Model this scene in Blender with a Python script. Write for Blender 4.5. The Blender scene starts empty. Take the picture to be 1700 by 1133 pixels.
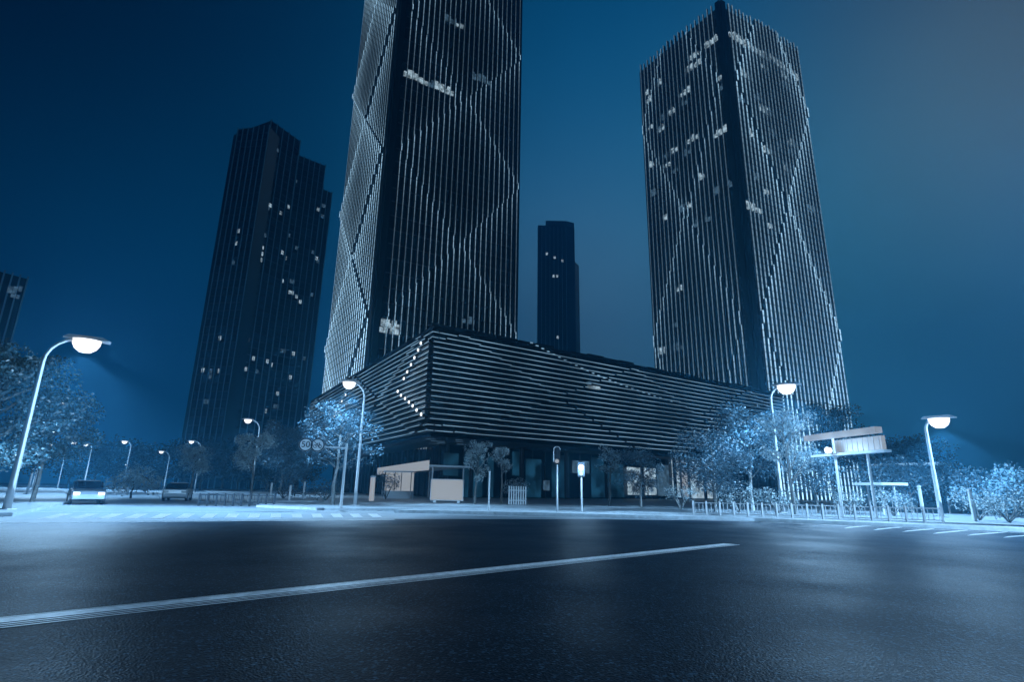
import bpy, math, random
from mathutils import Vector, Matrix, Quaternion
import numpy as np
random.seed(7)
SC = bpy.context.scene
COL = SC.collection
# ------------------------------------------------------------------ camera
CH, FPX, CX, CY = 1.3, 915.0, 850.0, 566.5
u = Vector((60, 3366.5, -915)).normalized()
f = Vector((0, 0, -1)); yv = (f - u * f.dot(u)).normalized(); xv = yv.cross(u)
ROT = Matrix((xv, yv, u))                       # camera space -> world
cd = bpy.data.cameras.new('camera'); cam = bpy.data.objects.new('camera', cd); COL.objects.link(cam)
cam.matrix_world = Matrix.Translation((0, 0, CH)) @ ROT.to_4x4()
cd.sensor_width = 36; cd.lens = 36 * FPX / 1700; cd.clip_end = 6000; cd.clip_start = 0.05
SC.camera = cam

def ray(px, py):
    d = ROT @ Vector((px - CX, CY - py, -FPX)); return d.normalized()
def az(px, py=700):
    d = ray(px, py); return math.atan2(d.x, d.y)
def el(px, py):
    d = ray(px, py); return d.z / math.hypot(d.x, d.y)
def at(px, py, D):
    d = ray(px, py); return d * (D / math.hypot(d.x, d.y)) + Vector((0, 0, CH))
def ground(px, py, z=0.0):
    d = ray(px, py); return d * ((z - CH) / d.z) + Vector((0, 0, CH))
def foot(px, py, D):                              # ground point under a direction
    p = at(px, py, D); p.z = 0; return p
def pol(a, D, z=0.0): return Vector((math.sin(a) * D, math.cos(a) * D, z))
def hit(px, py, p0, n):                           # ray against a plane
    d = ray(px, py); o = Vector((0, 0, CH)); return o + d * ((p0 - o).dot(n) / d.dot(n))

# ------------------------------------------------------------------ sky
W = bpy.data.worlds.new('World'); SC.world = W; W.use_nodes = True
nt = W.node_tree; nt.nodes.clear()
N = nt.nodes.new; L = nt.links.new
tc = N('ShaderNodeTexCoord')
def lobe(d, power, col):
    v = N('ShaderNodeVectorMath'); v.operation = 'DOT_PRODUCT'; v.inputs[1].default_value = d; L(tc.outputs['Generated'], v.inputs[0])
    m = N('ShaderNodeMath'); m.operation = 'MAXIMUM'; m.inputs[1].default_value = 0; L(v.outputs['Value'], m.inputs[0])
    p = N('ShaderNodeMath'); p.operation = 'POWER'; p.inputs[1].default_value = power; L(m.outputs[0], p.inputs[0])
    s = N('ShaderNodeVectorMath'); s.operation = 'SCALE'; s.inputs[0].default_value = col; L(p.outputs[0], s.inputs['Scale'])
    return s.outputs[0]
LOBES = [(ray(1000, 520), 34, (0.050, 0.040, 0.035)), (ray(1000, 500), 12, (0.006, 0.062, 0.070)), (ray(1800, 90), 30, (0.085, 0.090, 0.085)),
         (ray(1060, 260), 8, (0.0, 0.066, 0.190)), (ray(1400, 560), 16, (0.010, 0.040, 0.045)),
         (ray(220, 640), 14, (0.0, 0.052, 0.125)), (ray(1500, 380), 16, (0.004, 0.034, 0.03))]
acc = None
for d, pw, c in LOBES:
    o = lobe(tuple(d), pw, c)
    if acc is None: acc = o
    else:
        a = N('ShaderNodeVectorMath'); a.operation = 'ADD'; L(acc, a.inputs[0]); L(o, a.inputs[1]); acc = a.outputs[0]
nz = N('ShaderNodeTexNoise'); nz.inputs['Scale'].default_value = 1.7; nz.inputs['Detail'].default_value = 5; L(tc.outputs['Generated'], nz.inputs['Vector'])
mr = N('ShaderNodeMapRange'); mr.inputs['From Min'].default_value = .3; mr.inputs['From Max'].default_value = .7
mr.inputs['To Min'].default_value = .86; mr.inputs['To Max'].default_value = 1.12; L(nz.outputs[0], mr.inputs['Value'])
sc_ = N('ShaderNodeVectorMath'); sc_.operation = 'SCALE'; L(acc, sc_.inputs[0]); L(mr.outputs[0], sc_.inputs['Scale'])
a = N('ShaderNodeVectorMath'); a.operation = 'ADD'; a.inputs[1].default_value = (0.0, 0.0030, 0.013); L(sc_.outputs[0], a.inputs[0])
# a night sky: sun well below the horizon
sk = N('ShaderNodeTexSky'); sk.sky_type = 'NISHITA'; sk.sun_disc = False; sk.sun_elevation = math.radians(-6); sk.sun_rotation = math.radians(200)
ms = N('ShaderNodeVectorMath'); ms.operation = 'MULTIPLY_ADD'; ms.inputs[1].default_value = (.0, .02, .05); L(sk.outputs[0], ms.inputs[0]); L(a.outputs[0], ms.inputs[2])
bg = N('ShaderNodeBackground'); bg.inputs['Strength'].default_value = 1.0; L(ms.outputs[0], bg.inputs['Color'])
wo = N('ShaderNodeOutputWorld'); L(bg.outputs[0], wo.inputs['Surface'])
SC.view_settings.view_transform = 'Standard'; SC.view_settings.look = 'None'
SC.view_settings.exposure = 0; SC.view_settings.gamma = 1
SC.cycles.volume_bounces = 1; SC.cycles.max_bounces = 5; SC.cycles.sample_clamp_indirect = 2.0
SC.cycles.sample_clamp_direct = 6.0

# ------------------------------------------------------------------ materials
MATS = {}
def mat(name, col, rough=.6, metal=0.0, spec=.5, noise=None, bump=None, emit=None, es=0.0, trans=0.0):
    if name in MATS: return MATS[name]
    m = bpy.data.materials.new(name); m.use_nodes = True; t = m.node_tree; b = t.nodes['Principled BSDF']
    b.inputs['Base Color'].default_value = (*col, 1); b.inputs['Roughness'].default_value = rough
    b.inputs['Metallic'].default_value = metal; b.inputs['Specular IOR Level'].default_value = spec
    if emit: b.inputs['Emission Color'].default_value = (*emit, 1); b.inputs['Emission Strength'].default_value = es
    if noise:
        sc, amt = noise
        c = t.nodes.new('ShaderNodeTexCoord'); n = t.nodes.new('ShaderNodeTexNoise'); n.inputs['Scale'].default_value = sc; n.inputs['Detail'].default_value = 6
        t.links.new(c.outputs['Object'], n.inputs['Vector'])
        r = t.nodes.new('ShaderNodeMapRange'); r.inputs['From Min'].default_value = .3; r.inputs['From Max'].default_value = .7
        r.inputs['To Min'].default_value = 1 - amt; r.inputs['To Max'].default_value = 1 + amt; t.links.new(n.outputs[0], r.inputs[0])
        s = t.nodes.new('ShaderNodeVectorMath'); s.operation = 'SCALE'; s.inputs[0].default_value = col; t.links.new(r.outputs[0], s.inputs['Scale'])
        t.links.new(s.outputs[0], b.inputs['Base Color'])
    if bump:
        sc, st, dist = bump
        c = t.nodes.new('ShaderNodeTexCoord'); n = t.nodes.new('ShaderNodeTexNoise'); n.inputs['Scale'].default_value = sc; n.inputs['Detail'].default_value = 3
        t.links.new(c.outputs['Object'], n.inputs['Vector'])
        bp = t.nodes.new('ShaderNodeBump'); bp.inputs['Strength'].default_value = st; bp.inputs['Distance'].default_value = dist
        t.links.new(n.outputs[0], bp.inputs['Height']); t.links.new(bp.outputs[0], b.inputs['Normal'])
    MATS[name] = m; return m
def lit(name, col, s, vary=None):
    m = mat(name, (.02, .02, .02), .5, emit=col, es=s)
    if vary and 'v' not in m:
        m['v'] = 1; t = m.node_tree; b = t.nodes['Principled BSDF']
        c = t.nodes.new('ShaderNodeTexCoord'); n = t.nodes.new('ShaderNodeTexNoise'); n.inputs['Scale'].default_value = vary[0]; n.inputs['Detail'].default_value = 2
        t.links.new(c.outputs['Object'], n.inputs['Vector'])
        r = t.nodes.new('ShaderNodeMapRange'); r.inputs['From Min'].default_value = .35; r.inputs['From Max'].default_value = .65
        r.inputs['To Min'].default_value = s * vary[1]; r.inputs['To Max'].default_value = s; t.links.new(n.outputs[0], r.inputs[0])
        t.links.new(r.outputs[0], b.inputs['Emission Strength'])
    return m

# asphalt: fine aggregate, worn tracks, glossy enough to mirror the lamps
def asphalt():
    m = bpy.data.materials.new('asphalt'); m.use_nodes = True; t = m.node_tree; b = t.nodes['Principled BSDF']; n = t.nodes.new; l = t.links.new
    c = n('ShaderNodeTexCoord'); v = n('ShaderNodeTexVoronoi'); v.inputs['Scale'].default_value = 48; l(c.outputs['Object'], v.inputs['Vector'])
    n1 = n('ShaderNodeTexNoise'); n1.inputs['Scale'].default_value = .35; n1.inputs['Detail'].default_value = 4; l(c.outputs['Object'], n1.inputs['Vector'])
    n2 = n('ShaderNodeTexNoise'); n2.inputs['Scale'].default_value = 38; n2.inputs['Detail'].default_value = 3; l(c.outputs['Object'], n2.inputs['Vector'])
    cr = n('ShaderNodeValToRGB'); cr.color_ramp.elements[0].color = (.0005, .004, .010, 1); cr.color_ramp.elements[1].color = (.003, .014, .027, 1)
    cr.color_ramp.elements[0].position = .3; cr.color_ramp.elements[1].position = .7
    l(n2.outputs[0], cr.inputs[0])
    vg = n('ShaderNodeTexVoronoi'); vg.inputs['Scale'].default_value = 42; l(c.outputs['Object'], vg.inputs['Vector'])
    sx = n('ShaderNodeSeparateColor'); l(vg.outputs['Color'], sx.inputs[0]); gt = n('ShaderNodeMapRange'); gt.inputs['From Min'].default_value = .62; gt.inputs['From Max'].default_value = 1; l(sx.outputs[0], gt.inputs[0])
    pw = n('ShaderNodeMath'); pw.operation = 'POWER'; pw.inputs[1].default_value = 2.5; l(gt.outputs[0], pw.inputs[0])
    mx = n('ShaderNodeMix'); mx.data_type = 'RGBA'; mx.inputs['B'].default_value = (.035, .085, .13, 1); l(pw.outputs[0], mx.inputs['Factor']); l(cr.outputs[0], mx.inputs['A']); l(mx.outputs['Result'], b.inputs['Base Color'])
    r = n('ShaderNodeMapRange'); r.inputs['From Min'].default_value = .3; r.inputs['From Max'].default_value = .7; r.inputs['To Min'].default_value = .40; r.inputs['To Max'].default_value = .62; b.inputs['Specular IOR Level'].default_value = .04; b.inputs['Specular Tint'].default_value = (.2, .7, 1, 1)
    l(n1.outputs[0], r.inputs[0]); l(r.outputs[0], b.inputs['Roughness'])
    bp = n('ShaderNodeBump'); bp.inputs['Strength'].default_value = .8; bp.inputs['Distance'].default_value = .006; l(v.outputs['Distance'], bp.inputs['Height'])
    b2 = n('ShaderNodeBump'); b2.inputs['Strength'].default_value = .15; b2.inputs['Distance'].default_value = .02; l(n2.outputs[0], b2.inputs['Height']); l(bp.outputs[0], b2.inputs['Normal'])
    l(b2.outputs[0], b.inputs['Normal']); MATS['asphalt'] = m; return m
M_ASPH = asphalt()
M_PAVE = mat('paving', (.32, .38, .42), .55, noise=(1.5, .25), bump=(8, .3, .01))
M_GROUND = mat('ground', (.03, .05, .06), .8, noise=(.2, .4))
M_PAINT = mat('road_paint', (.80, .82, .84), .38, noise=(9, .3), bump=(60, .4, .003))
M_KERB = mat('kerb_stone', (.50, .56, .60), .6, noise=(3, .2))
M_POLE = mat('galvanised', (.55, .58, .6), .45, .4)
M_LEDGE = mat('ledge_metal', (.006, .012, .02), .55)
M_DARK = mat('dark_metal', (.02, .03, .04), .4, .3)
M_GLASS = mat('dark_glazing', (.003, .008, .016), .12, 0, .5, bump=(.35, .15, .05))
M_GLASS2 = mat('blue_glazing', (.008, .022, .038), .2, 0, .6, bump=(.35, .15, .05))
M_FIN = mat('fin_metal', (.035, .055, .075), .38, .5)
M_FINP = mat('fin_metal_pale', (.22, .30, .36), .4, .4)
M_SOFFIT = mat('soffit', (.02, .035, .05), .6)
M_LAMP = lit('lamp_lens', (.96, .98, 1), 1.6)
M_PANEL = lit('lit_panel', (.84, .92, 1), .34)
M_SIGN = lit('sign_panel_light', (.82, .91, 1), .40, (.5, .6))
M_WIN = lit('lit_window', (.60, .84, 1), .75, (.9, .15))
M_WIND = lit('dim_window', (.3, .62, .95), .2, (1.1, .25))
M_LEDGELED = lit('ledge_led', (.38, .68, .95), .66, (.12, .4))
M_BARK = mat('bark', (.10, .11, .11), .8, noise=(6, .4))
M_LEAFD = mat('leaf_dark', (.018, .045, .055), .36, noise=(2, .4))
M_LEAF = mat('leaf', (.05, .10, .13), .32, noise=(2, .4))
M_LEAFL = mat('leaf_lit', (.30, .38, .40), .36, noise=(2, .4))  # leaf tones carry the light: pale for lamplit crowns, dark for dim ones
M_WHITE = mat('white_paint', (.7, .74, .76), .45)
M_BLACK = mat('black_paint', (.01, .012, .015), .4)
for k_ in ('leaf_dark', 'leaf', 'leaf_lit'):
    b_ = MATS[k_].node_tree.nodes['Principled BSDF']; b_.inputs['Specular IOR Level'].default_value = .6

# glowing strips standing for light washed over the fins: bright by each fitting, fading away
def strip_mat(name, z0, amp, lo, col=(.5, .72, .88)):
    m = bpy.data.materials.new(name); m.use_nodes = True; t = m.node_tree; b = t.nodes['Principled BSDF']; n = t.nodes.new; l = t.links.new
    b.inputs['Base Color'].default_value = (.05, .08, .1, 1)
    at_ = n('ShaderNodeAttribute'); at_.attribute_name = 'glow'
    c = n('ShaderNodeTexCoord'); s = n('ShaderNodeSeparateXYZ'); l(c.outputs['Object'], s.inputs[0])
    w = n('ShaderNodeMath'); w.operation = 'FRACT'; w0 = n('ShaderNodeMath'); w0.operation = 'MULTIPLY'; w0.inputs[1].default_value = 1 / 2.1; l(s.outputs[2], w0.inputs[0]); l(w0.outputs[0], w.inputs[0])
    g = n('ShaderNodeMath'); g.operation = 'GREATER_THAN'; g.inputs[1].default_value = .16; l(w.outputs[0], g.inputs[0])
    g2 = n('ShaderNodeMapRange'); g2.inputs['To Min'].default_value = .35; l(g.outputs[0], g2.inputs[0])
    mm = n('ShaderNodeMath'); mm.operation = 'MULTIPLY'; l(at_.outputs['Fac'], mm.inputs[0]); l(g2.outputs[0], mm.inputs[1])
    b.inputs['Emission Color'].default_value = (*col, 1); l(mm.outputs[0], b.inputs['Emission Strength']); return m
M_STRIP = strip_mat('fin_light_wash', 0, 1, .1, (.42, .72, .96))
GB = 2.0

# ------------------------------------------------------------------ mesh helpers
def root_loc(o):
    v = Vector()
    while o is not None: v = v + o.location; o = o.parent
    return v
class MB:
    def __init__(s): s.v = []; s.f = []; s.g = []
    def box(s, o, a, b, c, g=None):
        i = len(s.v); o, a, b, c = map(Vector, (o, a, b, c))
        s.v += [o, o + a, o + a + b, o + b, o + c, o + a + c, o + a + b + c, o + b + c]
        if g is not None: s.g += [g[0]] * 4 + [g[1]] * 4
        fs = [(0, 3, 2, 1), (4, 5, 6, 7), (0, 1, 5, 4), (1, 2, 6, 5), (2, 3, 7, 6), (3, 0, 4, 7)]
        if a.cross(b).dot(c) < 0: fs = [x[::-1] for x in fs]
        s.f += [tuple(i + k for k in x) for x in fs]; return s
    def bx(s, c, sx, sy, sz, rot=0):                # centre-bottom box
        X = Vector((math.cos(rot), math.sin(rot), 0)); Y = Vector((-math.sin(rot), math.cos(rot), 0))
        return s.box(Vector(c) - X * sx / 2 - Y * sy / 2, X * sx, Y * sy, (0, 0, sz))
    def tube(s, pts, rad, n=8, cap=True):
        pts = [Vector(p) for p in pts]; rad = rad if isinstance(rad, (list, tuple)) else [rad] * len(pts)
        i0 = len(s.v); ref = Vector((.3, .95, .1)).normalized()
        for k, p in enumerate(pts):
            d = (pts[min(k + 1, len(pts) - 1)] - pts[max(k - 1, 0)]).normalized()
            r_ = ref if abs(d.dot(ref)) < .9 else Vector((1, 0, 0))
            x = d.cross(r_).normalized(); y = d.cross(x)
            for j in range(n):
                a = 2 * math.pi * j / n; s.v.append(p + (x * math.cos(a) + y * math.sin(a)) * rad[k])
        for k in range(len(pts) - 1):
            for j in range(n):
                a = i0 + k * n + j; b = i0 + k * n + (j + 1) % n; s.f.append((a, b, b + n, a + n))
        if cap: s.f.append(tuple(i0 + j for j in range(n))[::-1]); s.f.append(tuple(i0 + (len(pts) - 1) * n + j for j in range(n)))
        return s
    def prism(s, pts, z0, z1):
        i = len(s.v); n = len(pts)
        s.v += [Vector((p[0], p[1], z0)) for p in pts] + [Vector((p[0], p[1], z1)) for p in pts]
        s.f += [tuple(range(i + n - 1, i - 1, -1)), tuple(range(i + n, i + 2 * n))]
        s.f += [(i + k, i + (k + 1) % n, i + n + (k + 1) % n, i + n + k) for k in range(n)]; return s
    def disc(s, c, nrm, r, th, n=24, r0=0):
        nrm = Vector(nrm).normalized(); x = nrm.cross(Vector((0, 0, 1))).normalized(); y = x.cross(nrm); c = Vector(c)
        i = len(s.v)
        if r0 == 0:
            for t_ in (0, th):
                s.v += [c + nrm * t_ + (x * math.cos(2 * math.pi * k / n) + y * math.sin(2 * math.pi * k / n)) * r for k in range(n)]
            s.f += [tuple(range(i, i + n))[::-1], tuple(range(i + n, i + 2 * n))] + [(i + k, i + (k + 1) % n, i + n + (k + 1) % n, i + n + k) for k in range(n)]
        else:
            for t_, rr in ((0, r0), (0, r), (th, r), (th, r0)):
                s.v += [c + nrm * t_ + (x * math.cos(2 * math.pi * k / n) + y * math.sin(2 * math.pi * k / n)) * rr for k in range(n)]
            for q in range(4):
                for k in range(n): s.f.append((i + q * n + k, i + q * n + (k + 1) % n, i + ((q + 1) % 4) * n + (k + 1) % n, i + ((q + 1) % 4) * n + k))
        return s
    def build(s, name, m, parent=None, loc=None, smooth=False, kind=None, label=None, cat=None, group=None):
        if loc is not None: base = Vector(loc)
        elif parent is not None: base = root_loc(parent)
        else: base = Vector()
        me = bpy.data.meshes.new(name); me.from_pydata([tuple(p - base) for p in s.v], [], s.f)
        if s.g and len(s.g) == len(s.v):
            at_ = me.attributes.new('glow', 'FLOAT', 'POINT'); at_.data.foreach_set('value', s.g)
        me.materials.append(m if not isinstance(m, str) else MATS[m]); me.update()
        if smooth:
            for p in me.polygons: p.use_smooth = True
        o = bpy.data.objects.new(name, me); COL.objects.link(o)
        if parent is not None: o.parent = parent
        elif loc is not None: o.location = base
        if kind: o['kind'] = kind
        if label: o['label'] = label
        if cat: o['category'] = cat
        if group: o['group'] = group
        return o
def thing(name, loc, label, cat, group=None):
    o = bpy.data.objects.new(name, None); COL.objects.link(o); o.location = loc; o.empty_display_size = .3
    o['label'] = label; o['category'] = cat
    if group: o['group'] = group
    return o
def copy_tree(src, loc, rot=0, scale=(1, 1, 1), label=None, group=None):
    r = src.copy(); COL.objects.link(r); r.location = loc; r.rotation_euler = (0, 0, rot); r.scale = scale
    if label: r['label'] = label
    if group: r['group'] = group
    def rec(a, b):
        for ch in list(a.children):
            if ch.type == 'LIGHT': pass
            c = ch.copy(); COL.objects.link(c); c.parent = b; rec(ch, c)
    rec(src, r); return r

# ------------------------------------------------------------------ ground and roads
def sheet(name, pts, z, m, kind='structure'):
    b = MB(); b.v = [Vector((p[0], p[1], z)) for p in pts]; b.f = [tuple(range(len(pts)))]
    o = b.build(name, m); o['kind'] = kind
    if o.data.polygons[0].normal.z < 0: o.data.flip_normals()
    return o
sheet('ground', [(-1500, -300), (1500, -300), (1500, 2500), (-1500, 2500)], -.03, M_GROUND)
sheet('road', [(-400, -40), (400, -40), (400, 400), (-400, 400)], 0, M_ASPH)
GZ = .13
def gp(px, py): p = ground(px, py); return (p.x, p.y)
M_CROSS = mat('lit_road_tone', (.13, .17, .20), .5, noise=(.6, .25), bump=(40, .3, .006))  # paler than the asphalt: light on the far road put into its colour
sheet('cross_road', [gp(-900, 885), gp(-60, 869), gp(655, 862.5), gp(1000, 863), gp(1400, 868), gp(1900, 878), (300, 120), (300, 300), (-300, 300), (-300, 120)], .002, M_CROSS)
# far pavement (the plaza before the podium) as a raised slab with a kerb
def slab(name, pts, z0, z1, m):
    b = MB().prism(pts, z0, z1); o = b.build(name, m); o['kind'] = 'structure'; return o
def fD(px, D): p = foot(px, 835, D); return (p.x, p.y)
PLZ = [fD(440, 40), fD(540, 35.8), fD(700, 36.2), fD(1000, 36.6), fD(1300, 37), fD(1480, 37.0), fD(1700, 37.4), (300, 110), (330, 260), (120, 300), (-60, 330), (-95, 175)]
slab('pavement', PLZ, .0, GZ, M_PAVE)
# kerb of paler stone round the front of that pavement
kb = MB()
for k in range(6):
    a, b = Vector((*PLZ[k], 0)), Vector((*PLZ[k + 1], 0)); d = (b - a); n_ = Vector((d.y, -d.x, 0)).normalized()
    kb.box(a + n_ * .003, d, n_ * .6, (0, 0, GZ + .012))
o = kb.build('kerb', M_KERB); o['kind'] = 'structure'
# island under the signal posts, stretched long to stand for a bright light streak
ISL = [fD(655, 32.6), fD(820, 32.4), fD(1250, 32.4), fD(1900, 32.6), fD(1900, 34.4), fD(1250, 34.6), fD(900, 34.8), fD(690, 34.8)]
slab('traffic_island', ISL, 0, .15, M_KERB)
LSL = [gp(-90, 862), gp(20, 858), gp(78, 845), gp(120, 835), (-150, 190), (-190, 60)]
slab('side_pavement', LSL, 0, .14, M_PAVE)
# painted markings and painted light streaks
def strip(b, p, q, w, z=.006):
    p = Vector((p[0], p[1], 0)); q = Vector((q[0], q[1], 0)); d = (q - p).normalized(); n_ = Vector((-d.y, d.x, 0)) * w / 2
    i = len(b.v); b.v += [p - n_ + Vector((0, 0, z)), q - n_ + Vector((0, 0, z)), q + n_ + Vector((0, 0, z)), p + n_ + Vector((0, 0, z))]; b.f.append((i, i + 1, i + 2, i + 3))
b = MB()
P0 = Vector((*gp(-300, 1064), 0)); P1 = Vector((*gp(1210, 904), 0)); dr = (P1 - P0).normalized(); nn = Vector((-dr.y, dr.x, 0))  # pale strips laid over the road in place of a light streak
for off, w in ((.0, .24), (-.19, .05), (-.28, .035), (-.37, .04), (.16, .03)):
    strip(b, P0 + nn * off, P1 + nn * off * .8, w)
b.build('painted_streak', M_PAINT)['kind'] = 'structure'
b = MB()
strip(b, gp(-60, 870), gp(655, 863.5), .32)                 # stop line
strip(b, fD(655, 31.6), fD(1250, 31.4), .2); strip(b, fD(1250, 31.4), fD(1900, 31.6), .2)  # this edge line and the next are added in place of light streaks
strip(b, fD(-100, 34.5), fD(640, 34.5), .3)
b.build('stop_and_streak_lines', M_PAINT)['kind'] = 'structure'
b = MB()
A_, B_, C_, D_ = (Vector((*gp(*p), 0)) for p in ((60, 862.5), (650, 859.5), (640, 854), (100, 854)))
for k in range(15):
    t0, t1 = k / 15, (k + .5) / 15
    i = len(b.v); b.v += [A_.lerp(B_, t0), A_.lerp(B_, t1), D_.lerp(C_, t1), D_.lerp(C_, t0)]; b.f.append((i, i + 1, i + 2, i + 3))
for v in b.v: v.z = .0065
b.build('crosswalk', M_PAINT)['kind'] = 'structure'
b = MB()
for (x0, y0, x1, y1) in ((1401, 877, 1447, 873), (1449, 880, 1497, 875.5), (1497, 883, 1548, 878.5), (1548, 886, 1601, 881.5), (1605, 889, 1668, 884), (1665, 892.5, 1740, 887), (1735, 897, 1810, 891),
                         (1452, 871.5, 1500, 869), (1512, 873.5, 1565, 870.5), (1575, 876, 1632, 872.5), (1645, 879, 1705, 875)):
    i = len(b.v); b.v += [Vector((*gp(*q), .0065)) for q in ((x0, y0 + 1.3), (x1, y1 + 1.3), (x1 + 9, y1 - 1.1), (x0 + 9, y0 - 1.1))]; b.f.append((i, i + 1, i + 2, i + 3))
b.build('crosswalk', M_PAINT)['kind'] = 'structure'

# ------------------------------------------------------------------ towers with fins
def norm_out(p, q):
    d = (q - p).normalized(); n_ = Vector((d.y, -d.x, 0)); mid = (p + q) / 2
    if n_.dot(-mid) < 0: n_ = -n_
    return d, n_
def fin_face(root, p, q, zb, zt, nf, inset0, inset1, zx, P, d_in, d_out, lens, over=None, wid=.16, stripw=.2, fm=None, overl=0, base=.1, fall=9.0, botlift=None):
    """vertical fins on the face p->q; their depth steps where the diamond diagonals cross"""
    d, n_ = norm_out(p, q); Lg = (q - p).length; u0, u1 = inset0 / Lg, 1 - inset1 / Lg
    for k in range(nf):
        uu = (k + .5) / nf; w = u0 + (u1 - u0) * uu; o = p + d * (w * Lg)
        top = zt + (overl * (.5 + .5 * math.sin(k * 2.4)) if overl else 0)
        cr = []
        for j in range(-8, 9):
            for zz in (zx + 2 * P * j + P * (2 * uu - 1) , zx + 2 * P * j - P * (2 * uu - 1)):
                if zb + .5 < zz < top - .5: cr.append(zz)
        zs = [zb] + sorted(cr) + [top]
        mb = MB(); sb = MB()
        for a_, b_ in zip(zs[:-1], zs[1:]):
            if b_ - a_ < .01: continue
            mid = (a_ + b_) / 2; ph = ((mid - zx) / (2 * P)); fr = ph - math.floor(ph)
            # inside a diamond (between two crossings) or in the wedges beside it
            inside = abs(fr - .5) < .5 - abs(uu - .5)
            dp = d_out if inside else d_in
            mb.box(o - d * wid / 2 + Vector((0, 0, a_)), d * wid, n_ * dp, (0, 0, b_ - a_))
            h = b_ - a_; m_ = max(1, int(h / 6)); 
            nseg = max(1, int(h / 4.5))
            for s_ in range(nseg):
                za, zc = a_ + h * s_ / nseg, a_ + h * (s_ + 1) / nseg
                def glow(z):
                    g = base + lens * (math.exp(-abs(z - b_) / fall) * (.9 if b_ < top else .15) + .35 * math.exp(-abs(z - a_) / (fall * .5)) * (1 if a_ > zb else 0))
                    if botlift: g += botlift[0] * math.exp(-(z - zb) / botlift[1])  # extra glow low down stands for lamp glare at the foot
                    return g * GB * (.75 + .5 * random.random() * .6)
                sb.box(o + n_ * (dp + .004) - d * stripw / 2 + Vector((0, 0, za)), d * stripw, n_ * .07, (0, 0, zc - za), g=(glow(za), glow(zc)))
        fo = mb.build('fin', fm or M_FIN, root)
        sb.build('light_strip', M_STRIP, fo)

def shell(root, pts, z0, z1, m, name='curtain_wall'):
    return MB().prism([(p.x, p.y) for p in pts], z0, z1).build(name, m, root)
def floors(root, p, q, z0, z1, step, m, proud=.05, ins=0):
    d, n_ = norm_out(p, q); L_ = (q - p).length; b = MB(); z = z0 + step
    while z < z1 - .5:
        b.box(p + d * ins + n_ * .003 + Vector((0, 0, z)), d * (L_ - 2 * ins), n_ * proud, (0, 0, .35)); z += step
    b.build('floor_bands', m, root)
WR = random.Random(11)
def win(root, p, q, px, py, w, h, m=None, proud=.38, snap=None):
    d, n_ = norm_out(p, q); c = hit(px, py, p, n_)
    if snap: c.z = round(c.z / snap) * snap
    b = MB(); x = -w / 2; 
    while x < w / 2 - .2:
        ww = min(1.15, w / 2 - x); hh_ = h * WR.choice((.55, .8, 1, 1)); b.box(c + d * x + n_ * .012 - Vector((0, 0, h / 2)), d * (ww - .22), n_ * proud, (0, 0, hh_ * .62 - .06)); 
        if WR.random() < .8: b.box(c + d * x + n_ * .012 + Vector((0, 0, hh_ * .62 + .06 - h / 2)), d * (ww - .22), n_ * proud, (0, 0, max(.2, hh_ * .38 - .1)))
        x += 1.15
    b.build('window', m or M_WIN, root)

# ---- central tower, standing on the podium roof
AA, AB = math.radians(59.3), math.radians(-30.7)
dA = Vector((math.sin(AA), math.cos(AA), 0)); dB = Vector((math.sin(AB), math.cos(AB), 0))
def isect(p, d, a):                                  # p + t d at azimuth a
    s, c = math.sin(a), math.cos(a); return p + d * ((p.y * s - p.x * c) / (d.x * c - d.y * s))
PODH = 25.3
cC = pol(az(640, 300), 130); cR = isect(cC, dA, az(863, 300)); cL = isect(cC, dB, az(575, 300)); cX = cR + (cL - cC)
T = thing('tower', (cC.x, cC.y, PODH), 'tall dark glass tower rising out of the top of the frame behind the striped podium', 'skyscraper')
shell(T, [cC, cR, cX, cL], PODH - .4, 205, M_GLASS)
d_, nF = norm_out(cC, cR); z_cross = hit(756, 405, cC, nF).z; z_edge = hit(672, 250, cC, nF).z
Pc = abs(z_edge - z_cross)
print('central zcross', z_cross, 'zedge', z_edge, 'widths', (cR - cC).length, (cL - cC).length)
floors(T, cC, cR, PODH, 204, 3.9, M_SOFFIT, .05, 2); floors(T, cC, cL, PODH, 204, 3.9, M_FIN, .05, 2)
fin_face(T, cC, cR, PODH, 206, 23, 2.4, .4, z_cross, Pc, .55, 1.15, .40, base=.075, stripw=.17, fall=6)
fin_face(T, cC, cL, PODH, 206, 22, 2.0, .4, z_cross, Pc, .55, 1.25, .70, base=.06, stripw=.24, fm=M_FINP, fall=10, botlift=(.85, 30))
b = MB(); dd1, n1 = norm_out(cC, cR); dd2, n2 = norm_out(cC, cL)
b.box(cC + n1 * .003 + Vector((0, 0, PODH)), dd1 * 1.5, n1 * .5, (0, 0, 180)); b.build('corner_pier', M_BLACK, T)
b = MB(); b.box(cC + n2 * .003 + Vector((0, 0, PODH)), dd2 * 1.3, n2 * .5, (0, 0, 180)); b.build('corner_pier', M_FIN, T)
for px, py, w, mm in [(679, 123, 3, 0), (688, 126, 2.5, 0), (697, 130, 2.5, 0), (706, 135, 2.5, 0), (728, 143, 2.4, 0), (738, 148, 2.4, 0), (748, 152, 2.2, 0),
                      (744, 31, 2, 1), (753, 35, 2, 1), (763, 40, 2.6, 0), (788, 127, 2.4, 1), (799, 130, 2, 1), (809, 135, 2, 1), (715, 139, 2, 1)]:
    win(T, cC, cR, px, py, w, 2.4, M_WIND if mm else M_WIN)
for px, py in [(640, 535), (650, 538), (659, 541), (637, 545), (655, 548)]: win(T, cC, cR, px, py, 2.3, 2.3, M_WIN)
for px, py in [(772, 531), (783, 533)]: win(T, cC, cR, px, py, 1.8, 2, M_WIND)

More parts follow.
